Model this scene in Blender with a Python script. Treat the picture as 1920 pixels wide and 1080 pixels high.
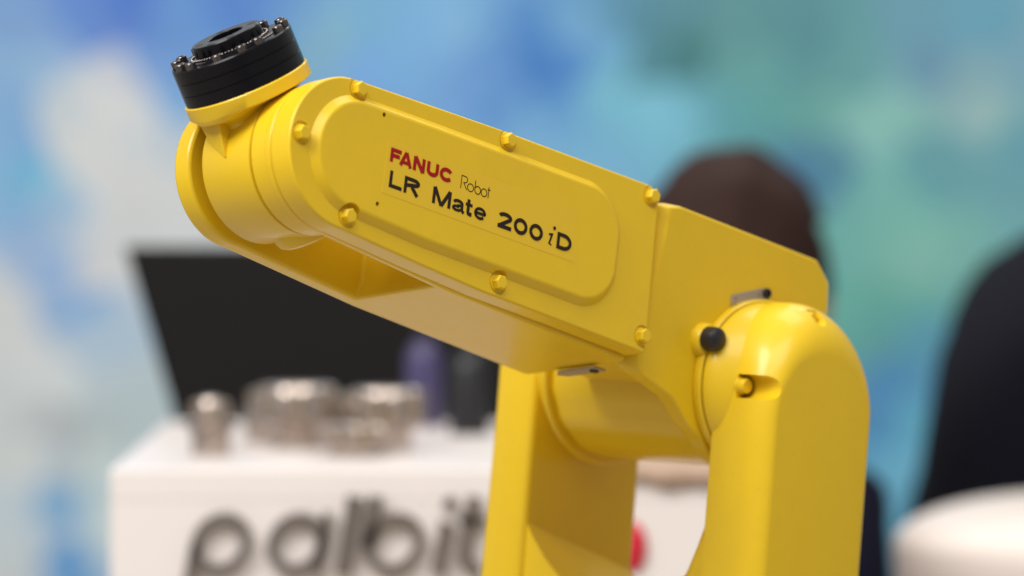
import bpy, bmesh, math, random
from mathutils import Matrix, Vector
R = math.radians
random.seed(7)
for o in list(bpy.data.objects): bpy.data.objects.remove(o)
scene = bpy.context.scene
C = scene.collection

# ------------------------------------------------------------------ camera
cd = bpy.data.cameras.new('camera'); cam = bpy.data.objects.new('camera', cd); C.objects.link(cam)
cam.location = (0, -2.49848, 1.58725); cam.rotation_euler = (R(88), 0, 0)
cd.sensor_width = 36; cd.lens = 36*8250/1920; cd.clip_start = .05; cd.clip_end = 200
cd.dof.use_dof = True; cd.dof.focus_distance = 2.46; cd.dof.aperture_fstop = 4.2
scene.camera = cam
# ------------------------------------------------------------------ hall light
w = bpy.data.worlds.new('World'); scene.world = w; w.use_nodes = True
wb = w.node_tree.nodes['Background']; wb.inputs[0].default_value = (1, .97, .93, 1); wb.inputs[1].default_value = .40
def area(name, loc, tgt, sx, sy, power, col=(1, .95, .88)):
    d = bpy.data.lights.new(name, 'AREA'); d.shape = 'RECTANGLE'; d.size = sx; d.size_y = sy; d.energy = power; d.color = col
    o = bpy.data.objects.new(name, d); C.objects.link(o); o.location = loc
    o.rotation_euler = (Vector(tgt)-Vector(loc)).to_track_quat('-Z', 'Y').to_euler(); return o
area('hall_light', (-2.3, -1.7, 4.6), (0, .1, 1.4), 2.0, 2.0, 190, (1, .98, .94))
area('hall_light', (.6, -2.4, 5.0), (0, .1, 1.4), 3.6, 2.0, 108, (1, .98, .94))
area('hall_light', (.9, 1.4, 4.9), (.2, .7, 1.2), 2.4, 1.4, 38, (1, .96, .9))
area('hall_light', (0, 4.6, 4.9), (0, 5.8, 1.0), 5, 1.4, 150, (1, .97, .93))
scene.view_settings.view_transform = 'Standard'; scene.view_settings.look = 'None'
scene.view_settings.exposure = 0; scene.view_settings.gamma = 1

# ------------------------------------------------------------------ materials
def s2l(c): return tuple(((v/255+.055)/1.055)**2.4 if v > 10 else v/255/12.92 for v in c)
def mat(name, col, rough=.5, metal=0, coat=0, bump=0, bscale=200, var=0, vscale=30, spec=.5, rvar=0):
    m = bpy.data.materials.new(name); m.use_nodes = True; nt = m.node_tree; b = nt.nodes['Principled BSDF']
    b.inputs['Base Color'].default_value = (*col, 1); b.inputs['Roughness'].default_value = rough
    b.inputs['Metallic'].default_value = metal; b.inputs['Coat Weight'].default_value = coat; b.inputs['Coat Roughness'].default_value = .12
    b.inputs['Specular IOR Level'].default_value = spec
    tc = nt.nodes.new('ShaderNodeTexCoord')
    if bump:
        n = nt.nodes.new('ShaderNodeTexNoise'); n.inputs['Scale'].default_value = bscale; n.inputs['Detail'].default_value = 3
        bp = nt.nodes.new('ShaderNodeBump'); bp.inputs['Strength'].default_value = bump; bp.inputs['Distance'].default_value = .001
        nt.links.new(tc.outputs['Object'], n.inputs['Vector']); nt.links.new(n.outputs['Fac'], bp.inputs['Height']); nt.links.new(bp.outputs[0], b.inputs['Normal'])
    if var or rvar:
        n2 = nt.nodes.new('ShaderNodeTexNoise'); n2.inputs['Scale'].default_value = vscale; n2.inputs['Detail'].default_value = 6
        nt.links.new(tc.outputs['Object'], n2.inputs['Vector'])
        if var:
            mx = nt.nodes.new('ShaderNodeMix'); mx.data_type = 'RGBA'
            mx.inputs[6].default_value = (*[v*(1-var) for v in col], 1); mx.inputs[7].default_value = (*[min(1, v*(1+var)) for v in col], 1)
            nt.links.new(n2.outputs['Fac'], mx.inputs[0]); nt.links.new(mx.outputs[2], b.inputs['Base Color'])
        if rvar:
            mr = nt.nodes.new('ShaderNodeMapRange'); mr.inputs[3].default_value = rough-rvar; mr.inputs[4].default_value = rough+rvar
            nt.links.new(n2.outputs['Fac'], mr.inputs[0]); nt.links.new(mr.outputs[0], b.inputs['Roughness'])
    return m
M = {}
M['yellow'] = mat('yellow_paint', (.74, .488, .012), .36, 0, .18, .05, 700, .03, 60, .34, .07)
nt = M['yellow'].node_tree; b_ = nt.nodes['Principled BSDF']; tc_ = nt.nodes.new('ShaderNodeTexCoord')
nz_ = nt.nodes.new('ShaderNodeTexNoise'); nz_.inputs['Scale'].default_value = 14; nz_.inputs['Detail'].default_value = 9; nz_.inputs['Roughness'].default_value = .68
sp_ = nt.nodes.new('ShaderNodeTexNoise'); sp_.inputs['Scale'].default_value = 520; sp_.inputs['Detail'].default_value = 1
mr_ = nt.nodes.new('ShaderNodeMapRange'); mr_.inputs[1].default_value = .73; mr_.inputs[2].default_value = .80; mr_.inputs[3].default_value = 0; mr_.inputs[4].default_value = .35
mg_ = nt.nodes.new('ShaderNodeMapRange'); mg_.inputs[1].default_value = .50; mg_.inputs[2].default_value = .78; mg_.inputs[3].default_value = 0; mg_.inputs[4].default_value = .16
ad_ = nt.nodes.new('ShaderNodeMath'); ad_.operation = 'MAXIMUM'
mx_ = nt.nodes.new('ShaderNodeMix'); mx_.data_type = 'RGBA'; mx_.inputs[7].default_value = (.34, .235, .05, 1)   # handling grime and dust specks
src_ = b_.inputs['Base Color'].links[0].from_socket
for n_ in (nz_, sp_): nt.links.new(tc_.outputs['Object'], n_.inputs['Vector'])
nt.links.new(sp_.outputs['Fac'], mr_.inputs[0]); nt.links.new(nz_.outputs['Fac'], mg_.inputs[0]); nt.links.new(mr_.outputs[0], ad_.inputs[0]); nt.links.new(mg_.outputs[0], ad_.inputs[1])
nt.links.new(ad_.outputs[0], mx_.inputs[0]); nt.links.new(src_, mx_.inputs[6]); nt.links.new(mx_.outputs[2], b_.inputs['Base Color'])
M['film'] = mat('clear_label_film', (.735, .48, .020), .34, 0, .1, .01, 600, 0, 1, .34)
M['red'] = mat('red_print', (.33, .004, .004), .5, spec=.25)
M['black_print'] = mat('black_print', (.020, .010, .006), .5, spec=.25)
M['black'] = mat('black_anodised', (.004, .004, .006), .2, 0, 0, 0, 1, 0, 1, .2)
M['blacksteel'] = mat('blackened_steel', (.13, .115, .11), .2, .9)
M['rubber'] = mat('black_rubber', (.010, .010, .013), .38)
M['dark'] = mat('dark_gap', (.012, .009, .004), .7)
M['plate'] = mat('brushed_plate', (.42, .36, .32), .42, .6, 0, .05, 800, .08, 400)
M['white'] = mat('white_laminate', (.80, .74, .72), .35, 0, .1)
M['cream'] = mat('cream_laminate', (.70, .62, .57), .4)
M['letter'] = mat('brushed_letter', (.19, .16, .145), .4, .5)
M['redletter'] = mat('red_letter', (.60, .015, .04), .35)
M['screen'] = mat('matt_black_screen', (.010, .009, .0085), .7, spec=.15)
M['steel'] = mat('cutter_steel', (.50, .42, .37), .22, .9, 0, .05, 300, .2, 60)
M['coat'] = mat('cutter_coating', (.40, .33, .26), .35, .6, 0, 0, 1, .2, 60)
M['violet'] = mat('violet_plastic', (.055, .045, .12), .4)
M['beige'] = mat('beige_card', (.42, .29, .21), .7, 0, 0, .05, 200, .08, 40)
M['floor'] = mat('grey_carpet', (.42, .37, .34), .8, 0, 0, .4, 500, .2, 80)
M['steelgrey'] = mat('grey_stand', (.38, .38, .39), .5, 0, 0, .02, 300)
M['skin'] = mat('skin', (.50, .27, .19), .5, 0, 0, .1, 150, .08, 40)
M['hair'] = mat('brown_hair', (.026, .010, .007), .7, 0, 0, .6, 120, .35, 90, .2)
M['suit'] = mat('dark_suit', (.006, .006, .011), .9, 0, 0, .2, 600, .2, 100, .1)
M['navy'] = mat('navy_jacket', (.010, .010, .022), .9, 0, 0, .2, 600, .2, 100, .1)
M['eye'] = mat('eye', (.6, .58, .55), .2)
M['iris'] = mat('iris', (.03, .02, .015), .2)
M['trouser'] = mat('grey_trousers', (.03, .03, .035), .85, 0, 0, .2, 600)
M['shirt'] = mat('white_shirt', (.7, .7, .72), .7)

# ------------------------------------------------------------------ helpers
def tag(o, label=None, cat=None, group=None, kind=None):
    for k, v in (('label', label), ('category', cat), ('group', group), ('kind', kind)):
        if v: o[k] = v
    return o
def empty(name, loc):
    o = bpy.data.objects.new(name, None); C.objects.link(o); o.location = loc; o.empty_display_size = .1; return o
WM = {}                                            # world matrices, kept by hand
def put(o, parent, Mw):
    """place o with world matrix Mw under parent"""
    WM[o.name] = Mw
    if parent is not None:
        o.parent = parent; P = WM.get(parent.name, Matrix.Translation(parent.location)); o.matrix_parent_inverse = Matrix(); o.matrix_basis = P.inverted() @ Mw
    else: o.matrix_basis = Mw
    return o
def finish(me, angle=32):
    for p in me.polygons: p.use_smooth = True
    me.set_sharp_from_angle(angle=R(angle))
def obj(name, bm, m, parent=None, Mw=None, bevel=0, seg=3, angle=32, sub=0, recalc=True):
    if recalc: bmesh.ops.recalc_face_normals(bm, faces=bm.faces)
    me = bpy.data.meshes.new(name); bm.to_mesh(me); bm.free()
    for mm in (m if isinstance(m, (list, tuple)) else [m]): me.materials.append(M[mm] if isinstance(mm, str) else mm)
    finish(me, angle)
    o = bpy.data.objects.new(name, me); C.objects.link(o)
    put(o, parent, Mw if Mw is not None else Matrix())
    mods(o, bevel, seg, angle, sub); return o
def mods(o, bevel, seg=3, angle=32, sub=0):
    if sub:
        s = o.modifiers.new('s', 'SUBSURF'); s.levels = sub; s.render_levels = sub
    if bevel:
        b = o.modifiers.new('b', 'BEVEL'); b.width = bevel; b.segments = seg; b.limit_method = 'ANGLE'; b.angle_limit = R(angle); b.use_clamp_overlap = True
        wn = o.modifiers.new('w', 'WEIGHTED_NORMAL'); wn.keep_sharp = True; wn.weight = 60
def loft(bm, loops, cap=True, mi=0):
    """loops: lists of 3d points, equal count; joins them in rings"""
    L = [[bm.verts.new(p) for p in lp] for lp in loops]; n = len(L[0])
    for A, B in zip(L, L[1:]):
        for i in range(n): f = bm.faces.new((A[i], A[(i+1) % n], B[(i+1) % n], B[i])); f.material_index = mi
    if cap: bm.faces.new(L[0][::-1]).material_index = mi; bm.faces.new(L[-1]).material_index = mi
    return L
def prism(bm, pts, y0, y1, s=.001, mi=0):          # outline in x,z (mm) pushed along y
    return loft(bm, [[(x*s, y*s, z*s) for x, z in pts] for y in (y0, y1)], mi=mi)
def lathe(bm, prof, ax='y', n=48, cx=0, cz=0, s=.001, mi=0, ph=0):  # prof: (along, radius) in mm
    loops = []
    for t, r in prof:
        lp = []
        for i in range(n):
            q = 2*math.pi*i/n+ph; u, v = r*math.cos(q), r*math.sin(q)
            lp.append({'y': ((cx+u)*s, t*s, (cz+v)*s), 'x': (t*s, (cx+u)*s, (cz+v)*s), 'z': ((cx+u)*s, (cz+v)*s, t*s)}[ax])
        loops.append(lp)
    return loft(bm, loops, mi=mi)
def boxm(bm, x0, x1, y0, y1, z0, z1, s=1.0):
    prism_pts = [(x0, z0), (x1, z0), (x1, z1), (x0, z1)]
    return loft(bm, [[(x*s, y*s, z*s) for x, z in prism_pts] for y in (y0, y1)])
def arc(cx, cz, r, a0, a1, n): return [(cx+r*math.cos(R(a0+(a1-a0)*i/n)), cz+r*math.sin(R(a0+(a1-a0)*i/n))) for i in range(n+1)]
def boolean(o, cutters, op='DIFFERENCE'):
    keep = []
    for c in cutters:
        md = o.modifiers.new('bool', 'BOOLEAN'); md.operation = op; md.object = c; md.solver = 'EXACT'; keep.append(c)
    bpy.context.view_layer.update()
    dg = bpy.context.evaluated_depsgraph_get(); me = bpy.data.meshes.new_from_object(o.evaluated_get(dg)); me.name = o.name
    o.modifiers.clear(); o.data = me; finish(me)
    for c in keep: bpy.data.objects.remove(c)
    return o

# ================================================================== the setting
bm = bmesh.new(); boxm(bm, -14, 14, -8, 20, -.05, 0); tag(obj('floor', bm, 'floor'), kind='structure')

# exhibition wall: a printed low-poly pattern of blue, teal and white facets
CP = [(130,270,201,206,208),(240,190,203,206,208),(280,340,202,206,208),(250,390,200,205,208),(150,400,196,204,209),(330,430,198,205,208),(100,400,140,176,210),(30,180,118,163,208),(1000,160,50,112,184),(1020,90,64,124,190),(20,20,110,150,200),(150,20,85,130,200),(230,20,62,108,190),(330,60,88,138,200),(450,15,70,122,195),(560,20,92,142,200),
(60,120,128,168,205),(40,250,115,163,210),(70,330,95,173,205),(40,380,120,170,212),(110,200,180,196,206),(170,180,203,206,208),(200,300,203,207,209),(270,250,192,202,208),(330,200,110,160,208),(300,110,100,145,205),(310,320,196,204,208),
(60,450,135,168,210),(120,520,138,173,215),(150,590,105,158,210),(0,560,200,205,207),(60,640,202,208,210),(200,500,203,206,208),(230,430,198,204,207),(220,620,165,190,210),(280,440,194,202,206),
(100,700,200,209,212),(240,700,178,196,205),(40,850,197,206,208),(120,800,168,176,182),(250,780,172,190,195),(130,960,100,160,208),(120,1040,82,146,204),(60,1000,190,206,215),(200,1000,192,210,214),(200,900,192,210,210),(20,1060,192,202,206),
(600,60,118,168,190),(680,40,106,163,200),(700,120,106,158,214),(760,100,106,163,210),(850,60,118,170,210),(900,140,96,146,205),(990,130,52,114,184),(1050,120,58,120,190),(960,180,80,136,198),(1100,60,108,164,205),(1120,30,92,148,188),(1180,30,70,128,148),(1250,90,56,116,126),(1290,100,52,110,114),(1350,60,82,138,143),(1250,20,78,133,148),(1400,120,88,150,150),(1500,60,72,130,140),(1580,100,84,145,150),(1700,30,93,145,165),(1750,130,92,138,165),(1850,60,88,150,175),(1900,100,110,155,175),
(800,180,106,158,210),(700,250,106,156,208),(1000,220,113,170,210),(1100,320,110,170,205),(1150,170,108,175,200),(1250,200,113,182,206),(1350,180,88,155,170),(1400,210,76,148,150),(1450,200,83,150,150),(1550,230,93,155,150),(1500,320,56,112,150),(1560,300,66,123,150),(1620,240,127,183,177),(1700,220,122,177,172),(1750,300,86,148,160),(1800,170,122,162,172),(1850,200,142,177,177),(1900,260,88,150,165),(1650,350,105,170,165),(1700,420,112,177,167),(1600,450,98,165,160),(1600,600,93,165,155),(1680,560,88,160,150),(1700,480,122,177,167),(1660,700,66,128,180),(1690,800,83,160,187),(1650,780,66,128,180),(1720,850,102,172,202),(1720,650,78,145,170),(1640,650,83,150,150)]
WALLK = 1.0                                         # print density
K = 9.0/8250
cpm = [((px-960)*K, 1.27-(py-540)*K, s2l((r, g, b))) for px, py, r, g, b in CP]
def wallcol(x, z):
    tw = 0; acc = [0, 0, 0]
    for X, Z, c in cpm:
        wt = 1/((x-X)**2+(z-Z)**2+.0008)**2.3; tw += wt
        for k in range(3): acc[k] += wt*c[k]
    return [v/tw for v in acc]
bm = bmesh.new(); lay = bm.loops.layers.float_color.new('print')
x0, x1, z0, z1, st = -4.8, 4.8, 0.0, 3.4, .08
nx, nz = int((x1-x0)/st), int((z1-z0)/st); G = {}
for i in range(nx+1):
    for k in range(nz+1):
        jx = random.uniform(-.28, .28)*st if 0 < i < nx else 0; jz = random.uniform(-.28, .28)*st if 0 < k < nz else 0
        G[i, k] = bm.verts.new((x0+i*st+jx, 6.5, z0+k*st+jz))
for i in range(nx):
    for k in range(nz):
        q = (G[i, k], G[i+1, k], G[i+1, k+1], G[i, k+1]); T = ((0, 1, 2), (0, 2, 3)) if random.random() < .5 else ((0, 1, 3), (1, 2, 3))
        for t in T:
            f = bm.faces.new([q[j] for j in t]); ce = f.calc_center_median(); cc = wallcol(ce.x, ce.z); jt = random.uniform(.97, 1.03)
            for lp in f.loops: lp[lay] = (*[min(1, v*jt*WALLK) for v in cc], 1)
ed = [e for e in bm.edges if e.is_boundary]; ex = bmesh.ops.extrude_edge_only(bm, edges=ed)
for v in [g for g in ex['geom'] if isinstance(g, bmesh.types.BMVert)]: v.co.y += .08
mw = mat('printed_wall', (.5, .5, .5), .55); nt = mw.node_tree; at_ = nt.nodes.new('ShaderNodeVertexColor'); at_.layer_name = 'print'
nt.links.new(at_.outputs[0], nt.nodes['Principled BSDF'].inputs['Base Color']); M['wall'] = mw
tag(obj('exhibition_wall', bm, 'wall', recalc=False), 'exhibition stand wall printed with blue, teal and white facets', 'wall')

# ================================================================== the robot
AL, TH, RO = R(48), R(16), R(8)
av = Vector((math.cos(AL), -math.sin(AL), 0)); fv = Vector((-math.sin(AL), -math.cos(AL), 0)); uv = Vector((0, 0, 1))
b1 = math.cos(TH)*fv+math.sin(TH)*uv; b3 = -math.sin(TH)*fv+math.cos(TH)*uv
e1 = b1; e2 = math.cos(RO)*av+math.sin(RO)*b3; e3 = math.cos(RO)*b3-math.sin(RO)*av
LE = R(6); lv = math.cos(LE)*uv-math.sin(LE)*fv; gv = math.cos(LE)*fv+math.sin(LE)*uv
J5 = Vector((-.12371, -.06629, 1.57012)); J3 = Vector((.11333, .14714, 1.43808))
def frame(o, x, y, z):
    m = Matrix.Identity(4)
    for i, c in enumerate((x, y, z)): m.col[i][:3] = c
    m.col[3][:3] = o; return m
MF = frame(J5, e1, e2, e3)                           # forearm: x to the wrist, y along the J5 axis, z up
MB = frame(J3, b1, av, b3)                           # elbow
MA = frame(J3, gv, av, lv)                           # lower arm
PS = R(51); w1 = math.cos(PS)*e1+math.sin(PS)*e3; w2 = -math.sin(PS)*e1+math.cos(PS)*e3
MW = frame(J5-.007*e2, -w2, e2, w1)                  # wrist: z along the tool axis
J2 = J3-.330*lv
robot = empty('industrial_robot', (J2.x, J2.y, .78)); WM[robot.name] = Matrix.Translation(robot.location)
tag(robot, 'yellow industrial robot arm with black tool flange, name lettered on its forearm', 'robot')

# ---- forearm body (fork)
def taper(r, zt, zb, xe):                            # stadium end r at J5, widening to zt / zb at xe
    return arc(0, 0, r, 92, -92, 44)+[(-100, -r-(-zb-r)*.58), (xe, zb), (xe, zt), (-100, r+(zt-r)*.7)]
bm = bmesh.new(); prism(bm, taper(41.6, 45, -55.5, -241), -49, 34)
fore = obj('forearm', bm, 'yellow', robot, MF)
cut = bmesh.new(); prism(cut, [(-80, -80), (80, -80), (80, 80), (-80, 80), (-94, 40), (-94, -40)], -36, 27)
cu = obj('cut', cut, 'yellow', None, MF)
boolean(fore, [cu]); mods(fore, .0022, 3)
bm = bmesh.new(); lathe(bm, [(16.2, 40.2), (17.4, 41.4), (33, 41.4)], n=72)
obj('bearing_ring', bm, 'yellow', fore, MF)
bm = bmesh.new(); lathe(bm, [(-49.5, 22), (-51, 21), (-51.6, 6)], n=40); obj('end_cap', bm, 'yellow', fore, MF)

# ---- wrist cover with lettering
cov = arc(0, 0, 42.4, 91, -93, 48)+[(-60, -46.6), (-110, -49.6), (-150, -50.2), (-232, -52), (-239.5, -52.6), (-240.5, -48), (-238.6, 40), (-236.5, 44.5), (-231, 46.8), (-110, 45.6), (-60, 44.2)]
bm = bmesh.new(); prism(bm, cov, 34.3, 50); cover = obj('forearm_cover', bm, 'yellow', robot, MF, .0014, 3)
def pan(i):                                          # raised panel outline, inset i
    r = 33.6-i
    return arc(-6, 0, r, 92, -92, 30)+[(-60, -36.6+i)]+arc(-180.5, -8.5, 29.5-i, -92, -170, 14)+arc(-180.5, 6, 29.5-i, 172, 92, 14)+[(-60, 34.6-i)]
bm = bmesh.new(); loft(bm, [[(x*.001, y*.001, z*.001) for x, z in pan(i)] for y, i in ((49.5, -.6), (50.15, -.2), (50.6, .4), (53.2, 3.2), (53.7, 4.1), (53.9, 5.4))])
panel = obj('raised_panel', bm, 'yellow', cover, MF)
BOLTS = [(-1.5, 37.1), (34.6, 1.8), (-4.7, -34.4), (-115.2, 40.5), (-120.2, -41.5), (-232.0, 40.2), (-236.5, -43.0)]
cs = []
for x, z in BOLTS[:5]:
    c_ = bmesh.new(); lathe(c_, [(49.3, 6.8), (60, 7.6)], n=32, cx=x, cz=z); cs.append(obj('cut', c_, 'yellow', None, MF))
for x, z in ((-19, 27.2), (-21.9, -23.1)):
    c_ = bmesh.new(); lathe(c_, [(51, 1.35), (60, 1.35)], n=14, cx=x, cz=z); cs.append(obj('cut', c_, 'yellow', None, MF))
boolean(panel, cs)
for x, z in ((-19, 27.2), (-21.9, -23.1)):
    bm = bmesh.new(); lathe(bm, [(51.05, 1.33), (52.4, 1.33)], n=14, cx=x, cz=z); obj('screw_hole', bm, 'dark', cover, MF)
def hexbolt(parent, Mw, x, y, z, r=4.3, h=3.6, ph=.2, m='yellow', ax='y', n=6, fl=5.2):
    bm = bmesh.new()
    lathe(bm, [(y-.6, fl), (y+.35, fl), (y+.6, fl-.4)], ax=ax, n=28, cx=x, cz=z)
    lathe(bm, [(y, r), (y+h-.6, r), (y+h, r-.7)], ax=ax, n=n, cx=x, cz=z, ph=ph)
    return obj('bolt', bm, m, parent, Mw, .0003, 2)
cs = []
for x, z in BOLTS:
    c_ = bmesh.new(); lathe(c_, [(49.1, 6.6), (60, 7.0)], n=32, cx=x, cz=z); cs.append(obj('cut', c_, 'yellow', None, MF))
boolean(cover, cs)
for o_ in (cover, panel):
    wn = o_.modifiers.new('w', 'WEIGHTED_NORMAL'); wn.keep_sharp = True
for i, (x, z) in enumerate(BOLTS): hexbolt(cover, MF, x, 49.2, z, 4.4, 4.8, ph=.3+.7*i, fl=5.2)

# ---- lettering (strokes with real thickness)
class Pen:
    def __init__(s, x, z, lift): s.bm = bmesh.new(); s.x, s.z, s.h = x, z, lift; s.k = 0
    def stroke(s, pts, wd, closed=False, slant=0):
        n = len(pts); L, Rr = [], []
        for i, (px, pz) in enumerate(pts):
            a_ = pts[i-1] if (i or closed) else pts[i]; b_ = pts[(i+1) % n] if (i < n-1 or closed) else pts[i]
            d1 = Vector((px-a_[0], pz-a_[1])); d2 = Vector((b_[0]-px, b_[1]-pz))
            d1 = d1.normalized() if d1.length > 1e-6 else d2.normalized(); d2 = d2.normalized() if d2.length > 1e-6 else d1
            t = (d1+d2); t = t.normalized() if t.length > 1e-5 else d1; nn = Vector((-t.y, t.x)); k = wd/2/max(.45, nn.dot(Vector((-d1.y, d1.x))))
            L.append((px+nn.x*k, pz+nn.y*k)); Rr.append((px-nn.x*k, pz-nn.y*k))
        h = s.h+.012*s.k; s.k += 1
        V = lambda p: s.bm.verts.new((-(s.x+p[0])*.001, h*.001, (s.z+p[1])*.001))
        Lv = [V(p) for p in L]; Rv = [V(p) for p in Rr]
        for i in range(n if closed else n-1): s.bm.faces.new((Lv[i], Lv[(i+1) % n], Rv[(i+1) % n], Rv[i]))
    def done(s, name, m, parent, Mw):
        for f in s.bm.faces:
            f.normal_update()
            if f.normal.y < 0: f.normal_flip()
        return obj(name, s.bm, m, parent, Mw, recalc=False)
def ell(cx, cz, rx, rz, a0, a1, n=20): return [(cx+rx*math.cos(R(a0+(a1-a0)*i/n)), cz+rz*math.sin(R(a0+(a1-a0)*i/n))) for i in range(n+1)]
def glyph(p, ch, x, wd, h, t):
    """draw ch in box x..x+wd, height h, stroke t"""
    o = t/2; S = lambda pts, tt=t, cl=False: p.stroke([(x+a, b) for a, b in pts], tt, cl)
    if ch == 'F': S([(o, 0), (o, h)]); S([(o, h-o), (wd, h-o)]); S([(o, h*.48), (wd*.88, h*.48)])
    elif ch == 'A': S([(o*.9, 0), (wd/2, h)]); S([(wd-o*.9, 0), (wd/2, h)]); S([(wd*.24, h*.27), (wd*.76, h*.27)], t*.85)
    elif ch == 'N': S([(o, 0), (o, h)]); S([(wd-o, 0), (wd-o, h)]); S([(o*1.1, h-.1), (wd-o*1.1, .1)], t*1.05)
    elif ch == 'U': S([(o, h), (o, h*.4)]+ell(wd/2, h*.4, wd/2-o, h*.4-o, 180, 360, 18)+[(wd-o, h)])
    elif ch == 'C': S(ell(wd/2, h/2, wd/2-o, h/2-o, 35, 325, 30))
    elif ch == 'L': S([(o, 0), (o, h)]); S([(o, o), (wd, o)])
    elif ch == 'R': S([(o, 0), (o, h)]); S([(o, h-o), (wd*.6, h-o)]+ell(wd*.6, h*.735, wd*.4-o, h*.265-o, 90, -90, 14)+[(o, h*.47)]); S([(wd*.5, h*.47), (wd-o*1.1, 0)], t*1.1)
    elif ch == 'M': S([(o, 0), (o, h)]); S([(wd-o, 0), (wd-o, h)]); S([(o*1.1, h-.1), (wd/2, 0)], t*1.05); S([(wd-o*1.1, h-.1), (wd/2, 0)], t*1.05)
    elif ch == 'a': S([(o+.2, h*.70)]+ell(wd/2-.2, h*.68, wd/2-o-.5, h*.32-o, 160, 0, 12)+[(wd-o-.6, h*.2), (wd, .35)]); S(ell(wd*.42, h*.28, wd*.42-o, h*.28-o, 60, 350, 18)+[(wd-o-.6, h*.36), (wd-o-.8, h*.56), (wd*.42, h*.5)], t*.85)
    elif ch == 't': S([(wd*.42, h*1.28), (wd*.42, h*.30), (wd*.50, h*.17), (wd*.70, o), (wd, o)]); S([(0, h-o*.9), (wd, h-o*.9)], t*.8)
    elif ch == 'e': S([(o, h*.5), (wd-o, h*.5)]+ell(wd/2, h/2, wd/2-o, h/2-o, 0, 318, 28), t*.92)
    elif ch == '2': S(ell(wd/2, h*.70, wd/2-o, h*.30-o, 170, -25, 16)+[(o*1.3, o*1.2)]); S([(0, o), (wd, o)])
    elif ch == '0': S(ell(wd/2, h/2, wd/2-o, h/2-o, 0, 360-12, 29), t, True)
    elif ch == 'D': S([(o, 0), (o, h)]); S([(o, h-o), (wd*.45, h-o)]+ell(wd*.45, h/2, wd*.55-o, h/2-o, 90, -90, 18)+[(o, o)])
    elif ch == 'i':
        S([(wd*.25, h*.62), (wd*.62, h*.66), (wd*.36, h*.10)], t*.8); S([(wd*.36, h*.12), (wd*.66, h*.06)], t*.5); S(ell(wd*.82, h*1.05, .55, .55, 0, 345, 12), 1.1, True)
p = Pen(26.6, 2.7, 54.12)
for ch, x, wd in (('F', 0, 8.0), ('A', 6.9, 9.6), ('N', 17.2, 8.8), ('U', 27.4, 8.9), ('C', 37.2, 10.0)): glyph(p, ch, x, wd, 8.1, 2.3)
p.done('lettering', 'red', cover, MF)
p = Pen(28.0, -11.6, 54.12)
for ch, x, wd, h in (('L', 0, 9.6, 9.6), ('R', 11, 11.6, 9.6), ('M', 32.6, 13.9, 9.6), ('a', 47.6, 9.2, 7.3), ('t', 57.6, 5.2, 7.3), ('e', 64.4, 9.3, 7.3), ('2', 83, 10.6, 9.5), ('0', 95.3, 10.6, 9.5), ('0', 107.5, 10.6, 9.5), ('i', 121.2, 6.6, 10.4), ('D', 129.4, 11.6, 9.7)):
    glyph(p, ch, x, wd, h, 1.85 if ch in 'ae' else 2.2 if ch != 'i' else 1.6)
p.done('lettering', 'black_print', cover, MF)
p = Pen(80.2, 2.4, 54.12); t = .55; h = 7.4
p.stroke([(.3, 0), (.3, h), (2.6, h)]+ell(2.9, h*.76, 1.9, h*.24, 80, -90, 12)+[(2.2, h*.5), (5.0, 0)], t)
p.stroke(ell(7.6, 2.2, 2.3, 2.2, 0, 345, 20), t, True)
p.stroke([(10.9, h), (10.9, 2.2)], t); p.stroke(ell(13.1, 2.2, 2.2, 2.2, 0, 345, 20), t, True)
p.stroke(ell(18.0, 2.2, 2.2, 2.2, 0, 345, 20), t, True)
p.stroke([(21.4, h*.85), (21.4, 0)], t); p.stroke([(20.5, 4.7), (22.6, 4.7)], t)
p.done('lettering', 'black_print', cover, MF)
bm = bmesh.new(); prism(bm, [(-24, -16), (-172.3, -16), (-171, 14.4), (-24, 14.2)], 53.75, 54.02); obj('label_film', bm, 'film', cover, MF)

# ---- wrist drum, neck, tool flange
bm = bmesh.new(); lathe(bm, [(-26.4, 30), (-26.4, 38.8), (-25.8, 40.2), (-24.4, 41), (14.6, 41), (15.2, 39.5), (15.2, 30)], n=84)
wrist = obj('wrist_body', bm, 'yellow', robot, MF)
bm = bmesh.new(); lathe(bm, [(15.25, 36), (16.15, 36)], n=60); obj('bearing_gap', bm, 'dark', wrist, MF)
# tail of the wrist body, opposite the flange
bm = bmesh.new()
lp = []
for hh, sc in ((-43.8, .6), (-43.3, .78), (-41.8, .90), (-38.5, .98), (-34, 1.0), (0, 1.0)):
    lp.append([(22*sc*math.cos(2*math.pi*i/48)*.001, (3.0+19.5*sc*math.sin(2*math.pi*i/48))*.001, hh*.001) for i in range(48)])
loft(bm, lp); obj('wrist_tail', bm, 'yellow', wrist, MW)
def sup(rx, ry, n=64, e=2.0, cy=0): 
    out = []
    for i in range(n):
        q = 2*math.pi*i/n; c_, s_ = math.cos(q), math.sin(q)
        out.append((rx*abs(c_)**(2/e)*(1 if c_ > 0 else -1), cy+ry*abs(s_)**(2/e)*(1 if s_ > 0 else -1)))
    return out
bm = bmesh.new()
loft(bm, [[(x*.001, y*.001, h*.001) for x, y in sup(rx, ry, 64, e, cy)] for h, rx, ry, e, cy in ((10, 25, 18, 2.6, 0), (30, 25, 18.5, 2.6, 0), (35, 25.5, 19, 2.5, 0), (37.6, 28, 20.5, 2.5, 0), (39.2, 34.0, 21.8, 2.4, 0), (40.0, 35.6, 23.5, 2.3, 0), (41.6, 36.1, 29, 2.1, 0), (42.6, 36.2, 35.2, 2, 0), (43.2, 36.2, 36.2, 2, 0), (50, 36.2, 36.2, 2, 0), (50.6, 35.6, 35.6, 2, 0))])
obj('wrist_neck', bm, 'yellow', wrist, MW)
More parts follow.
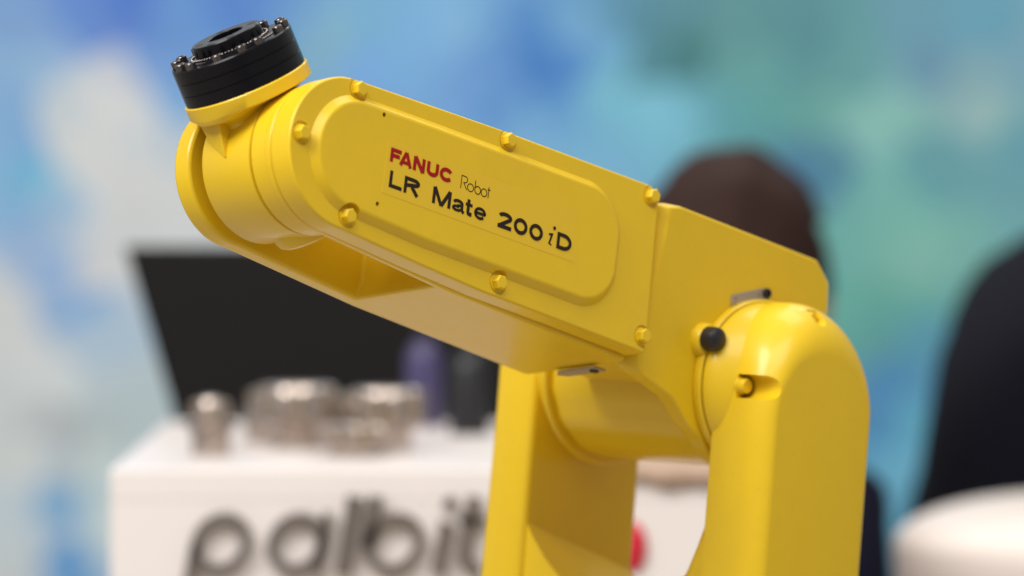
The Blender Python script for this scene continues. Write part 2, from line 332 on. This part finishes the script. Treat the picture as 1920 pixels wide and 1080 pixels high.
bm = bmesh.new()                                      # gusset from the neck down onto the drum
V_ = [bm.verts.new((x*.001, y*.001, z*.001)) for x, y, z in ((26.5, -18.5, 41), (30.5, 2.6, 41), (36.6, 2.9, 20.4), (31.2, -10.5, 27.6), (23.0, -19.5, 34.6), (14, 2.6, 40), (14, 2.9, 22), (14, -18.5, 36))]
for f_ in ((0, 1, 2, 3), (0, 3, 4), (1, 5, 6, 2), (2, 6, 7, 3), (3, 7, 4), (0, 4, 7), (0, 7, 5, 1), (5, 7, 6)): bm.faces.new([V_[i] for i in f_])
obj('neck_gusset', bm, 'yellow', wrist, MW, .0006, 2)
bm = bmesh.new()
prof = [(50.6, 30), (50.6, 34.6), (51, 35.1), (57.2, 35.1), (57.45, 34.7), (57.8, 34.7), (58.05, 35.1), (64.2, 35.1), (64.45, 34.7), (64.8, 34.7), (65.05, 35.1), (71.6, 35.1), (72.2, 34.5), (72.2, 28.6), (71.0, 28.2), (71.0, 27.4), (72.6, 27.0), (72.9, 26.2), (72.9, 21.5), (72.2, 21.0)]
lathe(bm, prof, ax='z', n=96); flange = obj('tool_flange', bm, 'black', robot, MW)
bm = bmesh.new()
prof = [(71.5, 20.4), (73.4, 20.4), (73.6, 20), (79.5, 20), (80, 19.5), (80, 10.6), (79.6, 10.1), (73, 10), (73, .5)]
lathe(bm, prof, ax='z', n=72); boss = obj('mounting_boss', bm, 'black', flange, MW)
for k in range(4):
    q = R(45+90*k+12); bm = bmesh.new(); lathe(bm, [(80.02, 2.4), (80.06, 2.4)], ax='z', n=16, cx=15.75*math.cos(q), cz=15.75*math.sin(q)); obj('thread_hole', bm, 'dark', flange, MW)
bm = bmesh.new(); q = R(12); lathe(bm, [(80.02, 1.9), (80.06, 1.9)], ax='z', n=14, cx=15.75*math.cos(q), cz=15.75*math.sin(q)); obj('dowel_hole', bm, 'dark', flange, MW)
for k in range(14):
    q = R(360/14*k+(7 if k % 3 else 0)); cx, cy = 31.7*math.cos(q), 31.6*math.sin(q)
    bm = bmesh.new(); lathe(bm, [(72.1, 3.0), (75.4, 3.0), (75.8, 2.6), (75.8, 1.5), (74.2, 1.4), (74.2, .1)], ax='z', n=18, cx=cx, cz=cy); obj('cap_screw', bm, 'blacksteel', flange, MW)
bm = bmesh.new()
for k in range(72):
    q = 2*math.pi*k/72; lathe(bm, [(72.8, .62), (73.7, .62), (74.0, .3)], ax='z', n=6, cx=22.4*math.cos(q), cz=22.4*math.sin(q))
obj('knurled_ring', bm, 'blacksteel', flange, MW)

# ---- elbow casing
def elbow_out(rb, fx): return [(fx, 84), (fx-9, 86.4), (-32, 85.6), (-45.5, 75), (-49, 60)]+arc(0, 0, rb, 182, 312, 22)
bm = bmesh.new()
o1 = elbow_out(47, 103)[:5]+arc(0, 0, 47, 182, 345, 26)+[(96, -9), (103, -7)]
prism(bm, o1, -46, 38); elbow = obj('elbow_casing', bm, 'yellow', robot, MB, .003, 3)
bm = bmesh.new()
oa = elbow_out(54, 103)+[(49, -35), (66, -23), (99, -15), (103, -12)]; ob = elbow_out(54, 95.5)+[(48, -35), (64, -23), (93, -16), (95.5, -12)]
loft(bm, [[(x*.001, y*.001, z*.001) for x, z in ol] for ol, y in ((oa, 34.5), (oa, 37.5), (ob, 45.5))]); obj('side_housing', bm, 'yellow', elbow, MB, .0028, 3)
bm = bmesh.new(); lathe(bm, [(-103.5, 38), (-99, 40.5), (-92, 45), (-86, 50.5), (-82.5, 54), (-81.3, 54.6), (-80, 54.4), (-79, 53.4), (-78.6, 49)], n=84); obj('pivot_flare', bm, 'yellow', elbow, MB)
bm = bmesh.new()                                      # faceted pivot barrel
fac = [0, 40, 80, 120, 160, 200, 232, 258, 284, 312, 338]
po = [(50.6*math.cos(R(q)), 50.6*math.sin(R(q))) for q in fac]; prism(bm, po, -81, 36); obj('pivot_barrel', bm, 'yellow', elbow, MB, .006, 4, 12)
bm = bmesh.new(); lathe(bm, [(44, 49.5), (46.5, 51.2), (50, 51.2), (51.2, 50.2)], n=84); obj('pivot_ring', bm, 'yellow', elbow, MB)
bm = bmesh.new(); lathe(bm, [(51.1, 48.3), (52.1, 48.3)], n=84); obj('pivot_gap', bm, 'dark', elbow, MB)
# joint collar between elbow and forearm
bm = bmesh.new(); lathe(bm, [(0, 40), (3.2, 40)], ax='x', n=64); obj('roll_joint_gap', bm, 'dark', elbow, frame(J5-.2395*e1, e1, e2, e3))
# black plug on its lug
bm = bmesh.new(); lathe(bm, [(44, 10.5), (49.5, 10.0), (51.3, 8.8), (51.6, 6)], n=32, cx=48.5, cz=15.5); obj('plug_lug', bm, 'yellow', elbow, MB)
bm = bmesh.new(); lathe(bm, [(51, 6.4), (52, 7.3), (57.5, 7.3), (60.0, 6.6), (61.4, 5.0), (61.9, 2.8), (62, .6)], n=32, cx=50.5, cz=16); obj('rubber_plug', bm, 'rubber', elbow, MB)
# index plates
def plate(pts, y0, y1, Mw, parent, m='plate'):
    bm = bmesh.new(); prism(bm, pts, y0, y1); return obj('index_plate', bm, m, parent, Mw, .0002, 2)
pl = plate([(33.5, 47), (32.5, 40.5), (9, 48.5), (3, 52), (3, 58.5), (10, 57)], 45.6, 46.6, MB, elbow)
bm = bmesh.new(); lathe(bm, [(46.5, 3.1), (48.3, 2.9), (48.6, 2.4), (48.6, 1.5), (47.6, 1.4)], n=20, cx=6.2, cz=55); obj('screw', bm, 'rubber', pl, MB)
for x, z in ((30, 45.5), (12, 52.5), (29.5, 42.5)):
    bm = bmesh.new(); lathe(bm, [(46.6, .6), (46.68, .6)], n=8, cx=x, cz=z); obj('mark', bm, 'dark', pl, MB)

# ---- lower arm (fork)
def arm_loop(y, d, h, l0, gc=-8, bot=-300, n=32, wid=0):
    pts = [(gc+d*math.cos(math.pi*i/n), l0+h*math.sin(math.pi*i/n)) for i in range(n+1)]
    pts = [(gc+d+wid, bot), (gc+d+wid*.3, -150), (gc+d, l0-25)]+pts+[(gc-d, l0-25), (gc-d-wid*.3, -150), (gc-d-wid, bot)]
    return [(x*.001, y*.001, z*.001) for x, z in pts]
Y0, Y1 = 52.2, 97.0
loops = []
ys = [52.2, 53.0, 56, 60, 64, 68, 72, 76, 80, 84, 87, 90, 92.5, 94.3, 95.6, 96.4, 96.85, 97.0]
for i, y in enumerate(ys):
    td = max(0, (y-79)/18.0); tt = max(0, (y-60)/37.0)
    d = 37.0+10.5*math.sqrt(max(0, 1-td*td)); top = 20.5+30*max(0, 1-tt**2.5)**.56
    l0 = -18*tt
    if i == 0: d -= .8; top -= .8
    loops.append(arm_loop(y, d, top-l0, l0))
bm = bmesh.new(); loft(bm, loops); lower = obj('lower_arm', bm, 'yellow', robot, MA, angle=50)
bm = bmesh.new(); lathe(bm, [(52.15, 48.9), (52.6, 49.5), (55, 49.1), (59, 47.2), (64, 43.6), (70, 38.5), (74, 34)], n=96); collar = obj('arm_collar', bm, 'yellow', lower, MA)
# pockets for the two visible screws
PK = [(60, -8.7), (35.5, -8.7)]+arc(35.5, -1.7, 7, 270, 90, 12)+[(60, 5.3)]
cb = bmesh.new(); prism(cb, PK, 70.5, 106); c1 = obj('cut', cb, 'yellow', None, MA)
# rounded outboard end
boolean(lower, [c1])
cb = bmesh.new(); prism(cb, PK, 70.5, 106); boolean(collar, [obj('cut', cb, 'yellow', None, MA)])
cb = bmesh.new(); prism(cb, [(-3.3, 70), (-3.3, 42)]+arc(-8, 42, 4.7, 0, -180, 12)+[(-12.7, 70)], 79.5, 104); c2 = obj('cut', cb, 'yellow', None, MA); boolean(lower, [c2])
for p_ in lower.data.polygons: p_.use_smooth = True
lower.data.set_sharp_from_angle(angle=R(40))
hexbolt(lower, MA, 35.6, 70.4, -1.5, 4.4, 5.5, n=24)
hexbolt(lower, MA, -8, 79.5, 42, 3.2, 3.2, n=16, fl=4.0)
# inner leg of the fork, on the far side of the elbow
loops = []
for y, d, top in ((-137, 45.5, 46), (-136, 47.2, 48), (-134, 48, 49), (-108, 48, 49), (-105, 47.2, 48.3), (-103.4, 45.4, 46.5), (-103, 43, 44)):
    lp = arm_loop(y, d, top, 0, -7)
    lp = [(x, yy-(.010 if z < -.29 else .003 if z < -.14 else 0)*(1 if y < -120 else 0), z) for x, yy, z in lp]; loops.append(lp)
bm = bmesh.new(); loft(bm, loops); obj('fork_leg', bm, 'yellow', lower, MA, angle=50)
# web that ties the two legs together below the elbow
prof = [(-103.5, -92), (-97, -100), (-84, -113), (-66, -126), (-44, -135), (-10, -138), (14, -135), (30, -124), (40, -113), (47, -98), (52.6, -84), (60, -84), (60, -300), (-108, -300), (-108, -92)]
bm = bmesh.new(); loft(bm, [[(g*.001, y*.001, (z-(dz if z > -200 else 0))*.001) for y, z in prof] for g, dz in ((37.5, 1.5), (39.0, 0), (-53, 26))])
obj('fork_web', bm, 'yellow', lower, MA, angle=40, bevel=.0012)
# shoulder, turret and base, below the picture
bm = bmesh.new(); lathe(bm, [(-150, 62), (-146, 72), (90, 72), (100, 66)], n=64); obj('shoulder', bm, 'yellow', robot, frame(J2, gv, av, lv))
bm = bmesh.new(); lathe(bm, [(-200, 95), (-190, 100), (-130, 98), (-60, 88), (0, 78), (20, 60)], ax='z', n=64); obj('turret', bm, 'yellow', robot, frame(J2, fv, av, uv))
bz = (J2.z-.78)*1000
bm = bmesh.new(); boxm(bm, -.14, .10, -.12, .12, -bz*.001, -.195); obj('base_plate', bm, 'yellow', robot, frame(J2, fv, av, uv), .012)
ped = empty('robot_pedestal', (J2.x, J2.y, 0)); tag(ped, 'grey steel pedestal under the yellow robot arm', 'pedestal')
bm = bmesh.new(); boxm(bm, -.2, .2, -.2, .2, .74, .7799); obj('top_plate', bm, 'steelgrey', ped, frame(Vector((J2.x, J2.y, 0)), fv, av, uv), .004)
bm = bmesh.new(); boxm(bm, -.15, .15, -.15, .15, .02, .74); obj('column', bm, 'steelgrey', ped, frame(Vector((J2.x, J2.y, 0)), fv, av, uv), .006)
bm = bmesh.new(); boxm(bm, -.24, .24, -.24, .24, 0.0005, .02); obj('foot_plate', bm, 'steelgrey', ped, frame(Vector((J2.x, J2.y, 0)), fv, av, uv), .003)
# index plates under the forearm joint
bm = bmesh.new(); prism(bm, [(-236, -14), (-245, -14), (-245, 17), (-240.5, 22), (-236, 17)], -58.3, -56.9); 
MU = frame(J5, e1, e3, -e2)
pl2 = obj('index_plate', bm, 'plate', fore, MU, .0002, 2)
bm = bmesh.new(); lathe(bm, [(-59.4, 2.6), (-58.0, 3.0)], n=16, cx=-240.5, cz=-9); obj('screw', bm, 'rubber', pl2, MU)

# ================================================================== the stand behind
# counter with raised letters
ct = empty('display_counter', (-.03, 1.18, 0)); tag(ct, 'white display counter with dark brushed letters on its front', 'counter')
I4 = Matrix()
bm = bmesh.new(); boxm(bm, -.311, .262, .8957, 1.465, 1.304, 1.3285); obj('counter_top', bm, 'white', ct, I4, .0015)
bm = bmesh.new(); boxm(bm, -.3108, .2618, .8959, 1.4645, .0005, 1.304); obj('counter_body', bm, 'white', ct, I4, .0006)
def tube(bm, pts, r0, y0, y1, closed=False):         # ribbon letter stroke with depth, in x,z
    n = len(pts); L = []
    for i, (x, z) in enumerate(pts):
        a_ = Vector(pts[(i-1) % n] if (i or closed) else pts[i]); b_ = Vector(pts[(i+1) % n] if (i < n-1 or closed) else pts[i])
        t = (b_-a_).normalized(); nn = Vector((-t.y, t.x))*r0
        L.append([bm.verts.new((x+nn.x*s, y, z+nn.y*s)) for s, y in ((1, y0), (1, y1), (-1, y1), (-1, y0))])
    for i in range(n if closed else n-1):
        A, B = L[i], L[(i+1) % n]
        for k in range(4): bm.faces.new((A[k], A[(k+1) % 4], B[(k+1) % 4], B[k]))
    if not closed: bm.faces.new(L[0][::-1]); bm.faces.new(L[-1])
zb = 1.2480; xh = .0475                                # baseline, x-height of the letters
def letter(chs, m='letter'):
    bm = bmesh.new()
    for pts, r, cl in chs: tube(bm, [(x+(z-zb)*.16, z) for x, z in pts], r, .886, .8966, cl)
    return obj('letter', bm, m, ct, I4)
rr = .0037
def bowl(cx, w_=.0195): return (ell(cx, zb+xh/2, w_, xh/2-rr, 0, 350, 35), rr, True)
letter([bowl(-.2285), ([(-.2480, zb+xh*.5), (-.2490, zb+xh*.1), (-.2500, zb-.035)], rr, False)])                         # p
letter([bowl(-.1700), ([(-.1500, zb+xh), (-.1500, zb)], rr, False)])                                                    # a
letter([([(-.1305, zb+.060), (-.1305, zb)], .0062, False)])                                                             # l
letter([bowl(-.0950), ([(-.1145, zb+.060), (-.1145, zb+.02)], .0052, False)])                                           # b
letter([([(-.0570, zb+.040), (-.0570, zb)], .0052, False), (ell(-.0570, zb+.055, .002, .002, 0, 345, 10), .003, True)])      # i
letter([([(-.0390, zb+.060), (-.0390, zb+.018)]+ell(-.0300, zb+.016, .009, .012, 190, 300, 8), .0048, False), ([(-.047, zb+.042), (-.026, zb+.042)], .0035, False)])  # t
bm = bmesh.new(); bmesh.ops.create_uvsphere(bm, u_segments=24, v_segments=16, radius=1, matrix=Matrix.Translation((.0935, .8955, 1.268)) @ Matrix.Diagonal((.011, .008, .020, 1))); obj('red_emblem', bm, 'redletter', ct, I4)

# milling cutters standing on the counter
def cutter(x, y, r, h, label, kind, tilt=0, rz=0):
    t = empty('milling_cutter', (x, y, 1.3287)); tag(t, label, 'milling cutter', 'milling cutters shown on the white counter')
    Mw = Matrix.Translation((x, y, 1.3287)) @ Matrix.Rotation(rz, 4, 'Z'); WM[t.name] = Matrix.Translation(t.location)
    if kind == 'disc':
        bm = bmesh.new(); n = 48; prof_ = [(0, .62), (.30, .62), (.34, .8), (.42, 1), (.86, 1), (.96, .92), (1, .8), (1, .42), (.7, .40)]
        loops = []
        for tz, rr_ in prof_:
            loops.append([(r*rr_*(1-(.10 if (i % 8) < 3 and rr_ > .75 else 0))*math.cos(2*math.pi*i/n), r*rr_*(1-(.10 if (i % 8) < 3 and rr_ > .75 else 0))*math.sin(2*math.pi*i/n), h*tz) for i in range(n)])
        loft(bm, loops); obj('body', bm, 'steel', t, Mw)
        for k in range(6):
            q = 2*math.pi*(k*8+1.2)/n; bm = bmesh.new(); boxm(bm, r*.86, r*1.02, -.0012, .0022, h*.5, h*.93); obj('insert', bm, 'coat', t, Mw @ Matrix.Rotation(q, 4, 'Z'), .0004)
    else:
        bm = bmesh.new(); lathe(bm, [(0, r*.95), (h*.42, r*.95), (h*.45, r*1.15), (h*.55, r*1.15), (h*.58, r*.8), (h*.82, r*.8), (h*.95, r*.62), (h, r*.2)], ax='z', n=40, s=1.0); obj('shank', bm, 'steel', t, Mw)
        for k in range(4):
            bm = bmesh.new(); boxm(bm, r*.55, r*.92, -.0012, .0015, h*.66, h*.92); obj('insert', bm, 'coat', t, Mw @ Matrix.Rotation(k*math.pi/2, 4, 'Z'), .0004)
    return t
cutter(-.243, 1.045, .0165, .047, 'small round-nosed milling cutter standing apart from the others on the counter', 'shank')
cutter(-.176, 1.13, .034, .052, 'tall wide milling cutter standing beside a small round-nosed one', 'disc', rz=.4)
cutter(-.128, 1.04, .030, .026, 'low flat milling cutter lying in front of the tall ones', 'disc', rz=.9)
cutter(-.206, 1.20, .020, .046, 'narrow shanked milling cutter standing behind the round-nosed one', 'shank', rz=.6)
cutter(-.128, 1.19, .022, .043, 'shanked milling cutter standing behind the low flat one', 'shank', rz=.2)
cutter(-.102, 1.11, .032, .050, 'wide milling cutter standing nearest the violet bottle', 'disc', rz=.1)

# violet bottle and black spray bottle at the back of the counter
def bottle(name, x, y, r, h, m, label, cat):
    t = empty(name, (x, y, 1.3287)); tag(t, label, cat); WM[t.name] = Matrix.Translation(t.location); Mw = WM[t.name]
    bm = bmesh.new(); lathe(bm, [(0, r*.9), (h*.03, r), (h*.66, r), (h*.75, r*.8), (h*.8, r*.45), (h*.84, r*.42)], ax='z', n=36, s=1.0); obj('body', bm, m, t, Mw)
    bm = bmesh.new(); lathe(bm, [(h*.84, r*.5), (h*.98, r*.5), (h, r*.4)], ax='z', n=28, s=1.0); obj('cap', bm, 'rubber', t, Mw)
bottle('violet_bottle', -.078, 1.395, .0165, .094, 'violet', 'violet blue bottle standing at the back of the counter', 'bottle')
bottle('black_bottle', -.037, 1.30, .0175, .088, 'rubber', 'black bottle standing beside a violet one on the counter', 'bottle')
# beige cloth hanging over the front edge of the counter
bm = bmesh.new(); rows = []
for i in range(25):
    x = .062+.135*i/24; wv = .0012*math.sin(i*1.1)+.0006*math.sin(i*2.3); hem = 1.3235-.0075*min(1, i/9)-.0012*math.sin(i*.7)
    pr = [(1.03, 1.3312), (.97, 1.3318+abs(wv)*.5), (.92, 1.3316), (.899, 1.3310), (.8935, 1.3288), (.8915+wv*.6, 1.3255), (.8912+wv, hem)]
    rows.append([bm.verts.new((x, y, z)) for y, z in pr])
for A_, B_ in zip(rows, rows[1:]):
    for k in range(6): bm.faces.new((A_[k], B_[k], B_[k+1], A_[k+1]))
clo = obj('cloth', bm, 'beige'); sd = clo.modifiers.new('sol', 'SOLIDIFY'); sd.thickness = .0016; sd.offset = 0
tag(clo, 'beige cloth draped over the front edge of the white counter', 'cloth')

# black display panel behind the counter
sc = empty('display_screen', (-.16, 1.72, 0)); tag(sc, 'large black display panel, narrower at the foot, behind the white counter', 'display'); WM[sc.name] = Matrix.Translation(sc.location)
bm = bmesh.new(); out = [(-.3700, 1.4800), (.02, 1.4800), (.02, 1.27), (-.309, 1.27)]
loft(bm, [[(x, y, z) for x, z in out] for y in (1.70, 1.735)]); obj('panel', bm, 'screen', sc, I4, .004)
bm = bmesh.new(); loft(bm, [[(x*.965-.006, y, z*.93+.098) for x, z in out] for y in (1.6975, 1.6998)]); obj('glass', bm, 'screen', sc, I4)
bm = bmesh.new(); boxm(bm, -.19, -.13, 1.74, 1.775, .02, 1.40); obj('post', bm, 'screen', sc, I4, .004)
bm = bmesh.new(); boxm(bm, -.36, .04, 1.60, 1.92, .0005, .02); obj('foot', bm, 'screen', sc, I4, .004)

# round white table at the right
tb = empty('round_table', (.575, 1.40, 0)); tag(tb, 'white round table with thick rounded top beside the dark suited man', 'table'); WM[tb.name] = Matrix.Translation(tb.location)
tp = [(1.222+.21*math.sin(R(q)), .085+.15*math.cos(R(q))) for q in range(-76, 0, 6)]+[(1.222+.042*math.sin(R(q)), .105+.13*math.cos(R(q))) for q in range(0, 91, 6)]+[(1.2645, .05), (1.2646, .01)]
bm = bmesh.new(); lathe(bm, tp, ax='z', n=96, s=1.0); obj('top', bm, 'cream', tb, WM[tb.name], angle=70)
bm = bmesh.new(); lathe(bm, [(.03, .16), (.05, .07), (.12, .05), (.95, .05), (1.03, .065)], ax='z', n=40, s=1.0); obj('stem', bm, 'white', tb, WM[tb.name])
bm = bmesh.new(); lathe(bm, [(.0005, .20), (.02, .20), (.035, .15)], ax='z', n=48, s=1.0); obj('foot', bm, 'white', tb, WM[tb.name])

# ------------------------------------------------------------------ people
def person(loc, rz, H, label, mats, lean=0, head_yaw=0, hairv=1.0, shoulder=.20, scale_head=1.0, hunch=0):
    off = lambda z: lean*max(0, z-.95)+hunch*max(0, z-1.26)
    root = empty('person', loc); tag(root, label, 'person'); Mw = Matrix.Translation(loc) @ Matrix.Rotation(rz, 4, 'Z'); WM[root.name] = Matrix.Translation(loc)
    s = H/1.78
    V, E_, Rd = [], [], []
    def v(x, y, z, rx, ry=None):
        y -= off(z) if abs(x) < .1 or z > 1.3 else .6*off(1.3)
        V.append((x*s, y*s, z*s)); Rd.append((rx*s, (ry or rx)*s)); return len(V)-1
    def e(*ids):
        for a_, b_ in zip(ids, ids[1:]): E_.append((a_, b_))
    # facing -y
    pel = v(0, 0, .95, .155, .12); wai = v(0, 0, 1.10, .150, .115); che = v(0, .01, 1.28, .165, .125); uch = v(0, .015, 1.40, .150, .11); nb = v(0, .01, 1.475, .075, .075); nk = v(0, -.005, 1.54, .056, .058)
    e(pel, wai, che, uch, nb, nk)
    for sx in (-1, 1):
        sh = v(sx*shoulder, .015, 1.425, .075, .075); el = v(sx*(shoulder+.055), .03, 1.13, .052); wr = v(sx*(shoulder+.04), -.06, .88, .034); e(uch, sh, el, wr)
        pa = v(sx*(shoulder+.04), -.075, .81, .036, .022); e(wr, pa)
        for k in range(4): 
            f1 = v(sx*(shoulder+.04), -.105+.022*k, .765, .0095); f2 = v(sx*(shoulder+.03), -.11+.024*k, .72-.008*abs(k-1), .0085); e(pa, f1, f2)
        t1 = v(sx*(shoulder+.02), -.115, .80, .010); t2 = v(sx*(shoulder+.012), -.13, .765, .009); e(pa, t1, t2)
        hp = v(sx*.095, 0, .88, .10); kn = v(sx*.10, -.01, .50, .062); an = v(sx*.10, .02, .10, .045); fo = v(sx*.11, -.13, .045, .042); e(pel, hp, kn, an, fo)
    me = bpy.data.meshes.new('body'); me.from_pydata(V, E_, []); o = bpy.data.objects.new('body', me); C.objects.link(o)
    md = o.modifiers.new('skin', 'SKIN'); md.use_smooth_shade = True
    for i, sv in enumerate(me.skin_vertices[0].data): sv.radius = Rd[i]; sv.use_root = (i == 0)
    sb = o.modifiers.new('s', 'SUBSURF'); sb.levels = 2; sb.render_levels = 2
    bpy.context.view_layer.update(); dg = bpy.context.evaluated_depsgraph_get(); m2 = bpy.data.meshes.new_from_object(o.evaluated_get(dg)); m2.name = 'body'
    o.modifiers.clear(); o.data = m2
    for mm in mats: m2.materials.append(M[mm])
    for p_ in m2.polygons:
        z = p_.center.z/s; x = abs(p_.center.x)/s; p_.use_smooth = True
        p_.material_index = 2 if (z > 1.50 or (z < .865 and x > shoulder-.03)) else (1 if z < .93 else 0)
    put(o, root, Mw)
    # head: sculpted from a sphere
    hm = bmesh.new(); bmesh.ops.create_uvsphere(hm, u_segments=40, v_segments=28, radius=1)
    for vt in hm.verts:
        x, y, z = vt.co
        wx = .076*(1-.20*max(0, -z)**1.5); wy = .098; X, Y, Z = x*wx, y*wy, z*.118
        if y < 0:                                      # face side
            if z < -.2: Y *= 1-.06*(-z); X *= 1-.08*(-z)
            nose = math.exp(-((x/.16)**2+((z+.12)/.20)**2)); Y -= .022*nose*(1 if z > -.45 else .2)
            eye = math.exp(-(((abs(x)-.40)/.17)**2+((z-.06)/.11)**2)); Y += .008*eye
            mouth = math.exp(-((x/.30)**2+((z+.50)/.05)**2)); Y += .004*mouth; lips = math.exp(-((x/.28)**2+((abs(z+.50)-.07)/.05)**2)); Y -= .004*lips
            chin = math.exp(-((x/.3)**2+((z+.85)/.2)**2)); Y -= .012*chin
        else: Y *= 1.04
        vt.co = (X*s*scale_head, Y*s*scale_head, Z*s*scale_head)
    hy = -.015*s - off(1.66)*s
    MH = Mw @ Matrix.Translation((0, hy, 1.655*s)) @ Matrix.Rotation(head_yaw, 4, 'Z')
    hd = obj('head', hm, mats[2], root, MH)
    for sx in (-1, 1):
        bm = bmesh.new(); bmesh.ops.create_uvsphere(bm, u_segments=16, v_segments=12, radius=1, matrix=Matrix.Translation((sx*.077*s, .008*s, -.002*s)) @ Matrix.Rotation(sx*.35, 4, 'Z') @ Matrix.Diagonal((.009*s, .021*s, .032*s, 1))); obj('ear', bm, mats[2], hd, MH)
        bm = bmesh.new(); bmesh.ops.create_uvsphere(bm, u_segments=14, v_segments=10, radius=.0115*s, matrix=Matrix.Translation((sx*.030*s, -.079*s, .008*s))); obj('eye', bm, 'eye', hd, MH)
        bm = bmesh.new(); bmesh.ops.create_uvsphere(bm, u_segments=10, v_segments=8, radius=.0055*s, matrix=Matrix.Translation((sx*.030*s, -.0870*s, .008*s))); obj('iris', bm, 'iris', hd, MH)
    hb = bmesh.new(); bmesh.ops.create_uvsphere(hb, u_segments=56, v_segments=36, radius=1)
    dele = []
    rnd = random.Random(3)
    for vt in hb.verts:
        x, y, z = vt.co; lim = .48 if y < -.35 else (-.02 if y < .1 else -.55)
        if z < lim: dele.append(vt)
        k = 1+.025*math.sin(9*x+4*z)*math.cos(7*y)+rnd.uniform(-.012, .012)
        vt.co = (x*.084*k*s*scale_head*hairv, (y*.108+.004)*k*s*scale_head*hairv, (z*.128+.002)*k*s*scale_head*hairv)
    bmesh.ops.delete(hb, geom=dele, context='VERTS')
    ho = obj('hair', hb, 'hair', hd, MH); sd = ho.modifiers.new('sol', 'SOLIDIFY'); sd.thickness = .012*s; sd.offset = -1
    # jacket collar
    bm = bmesh.new(); lp = []
    for zz, r_ in ((1.455, .088), (1.50, .071), (1.515, .070), (1.512, .063), (1.46, .068)): lp.append([(r_*math.cos(2*math.pi*i/28)*s, (.006+r_*.98*math.sin(2*math.pi*i/28))*s-off(zz)*s, (zz+.018*math.sin(2*math.pi*i/28))*s) for i in range(28)])
    loft(bm, lp, cap=False); obj('collar', bm, mats[0], root, Mw)
    return root
person((.207, 1.80, 0), R(128), 1.535, 'person with short brown hair in a navy jacket, back turned, behind the robot', ('navy', 'trouser', 'skin'), lean=0, head_yaw=R(14), scale_head=1.33)
person((.524, 2.08, 0), R(102), 1.76, 'person in a black suit standing behind the round white table', ('suit', 'trouser', 'skin'), lean=.03, head_yaw=R(-10), hunch=.6)
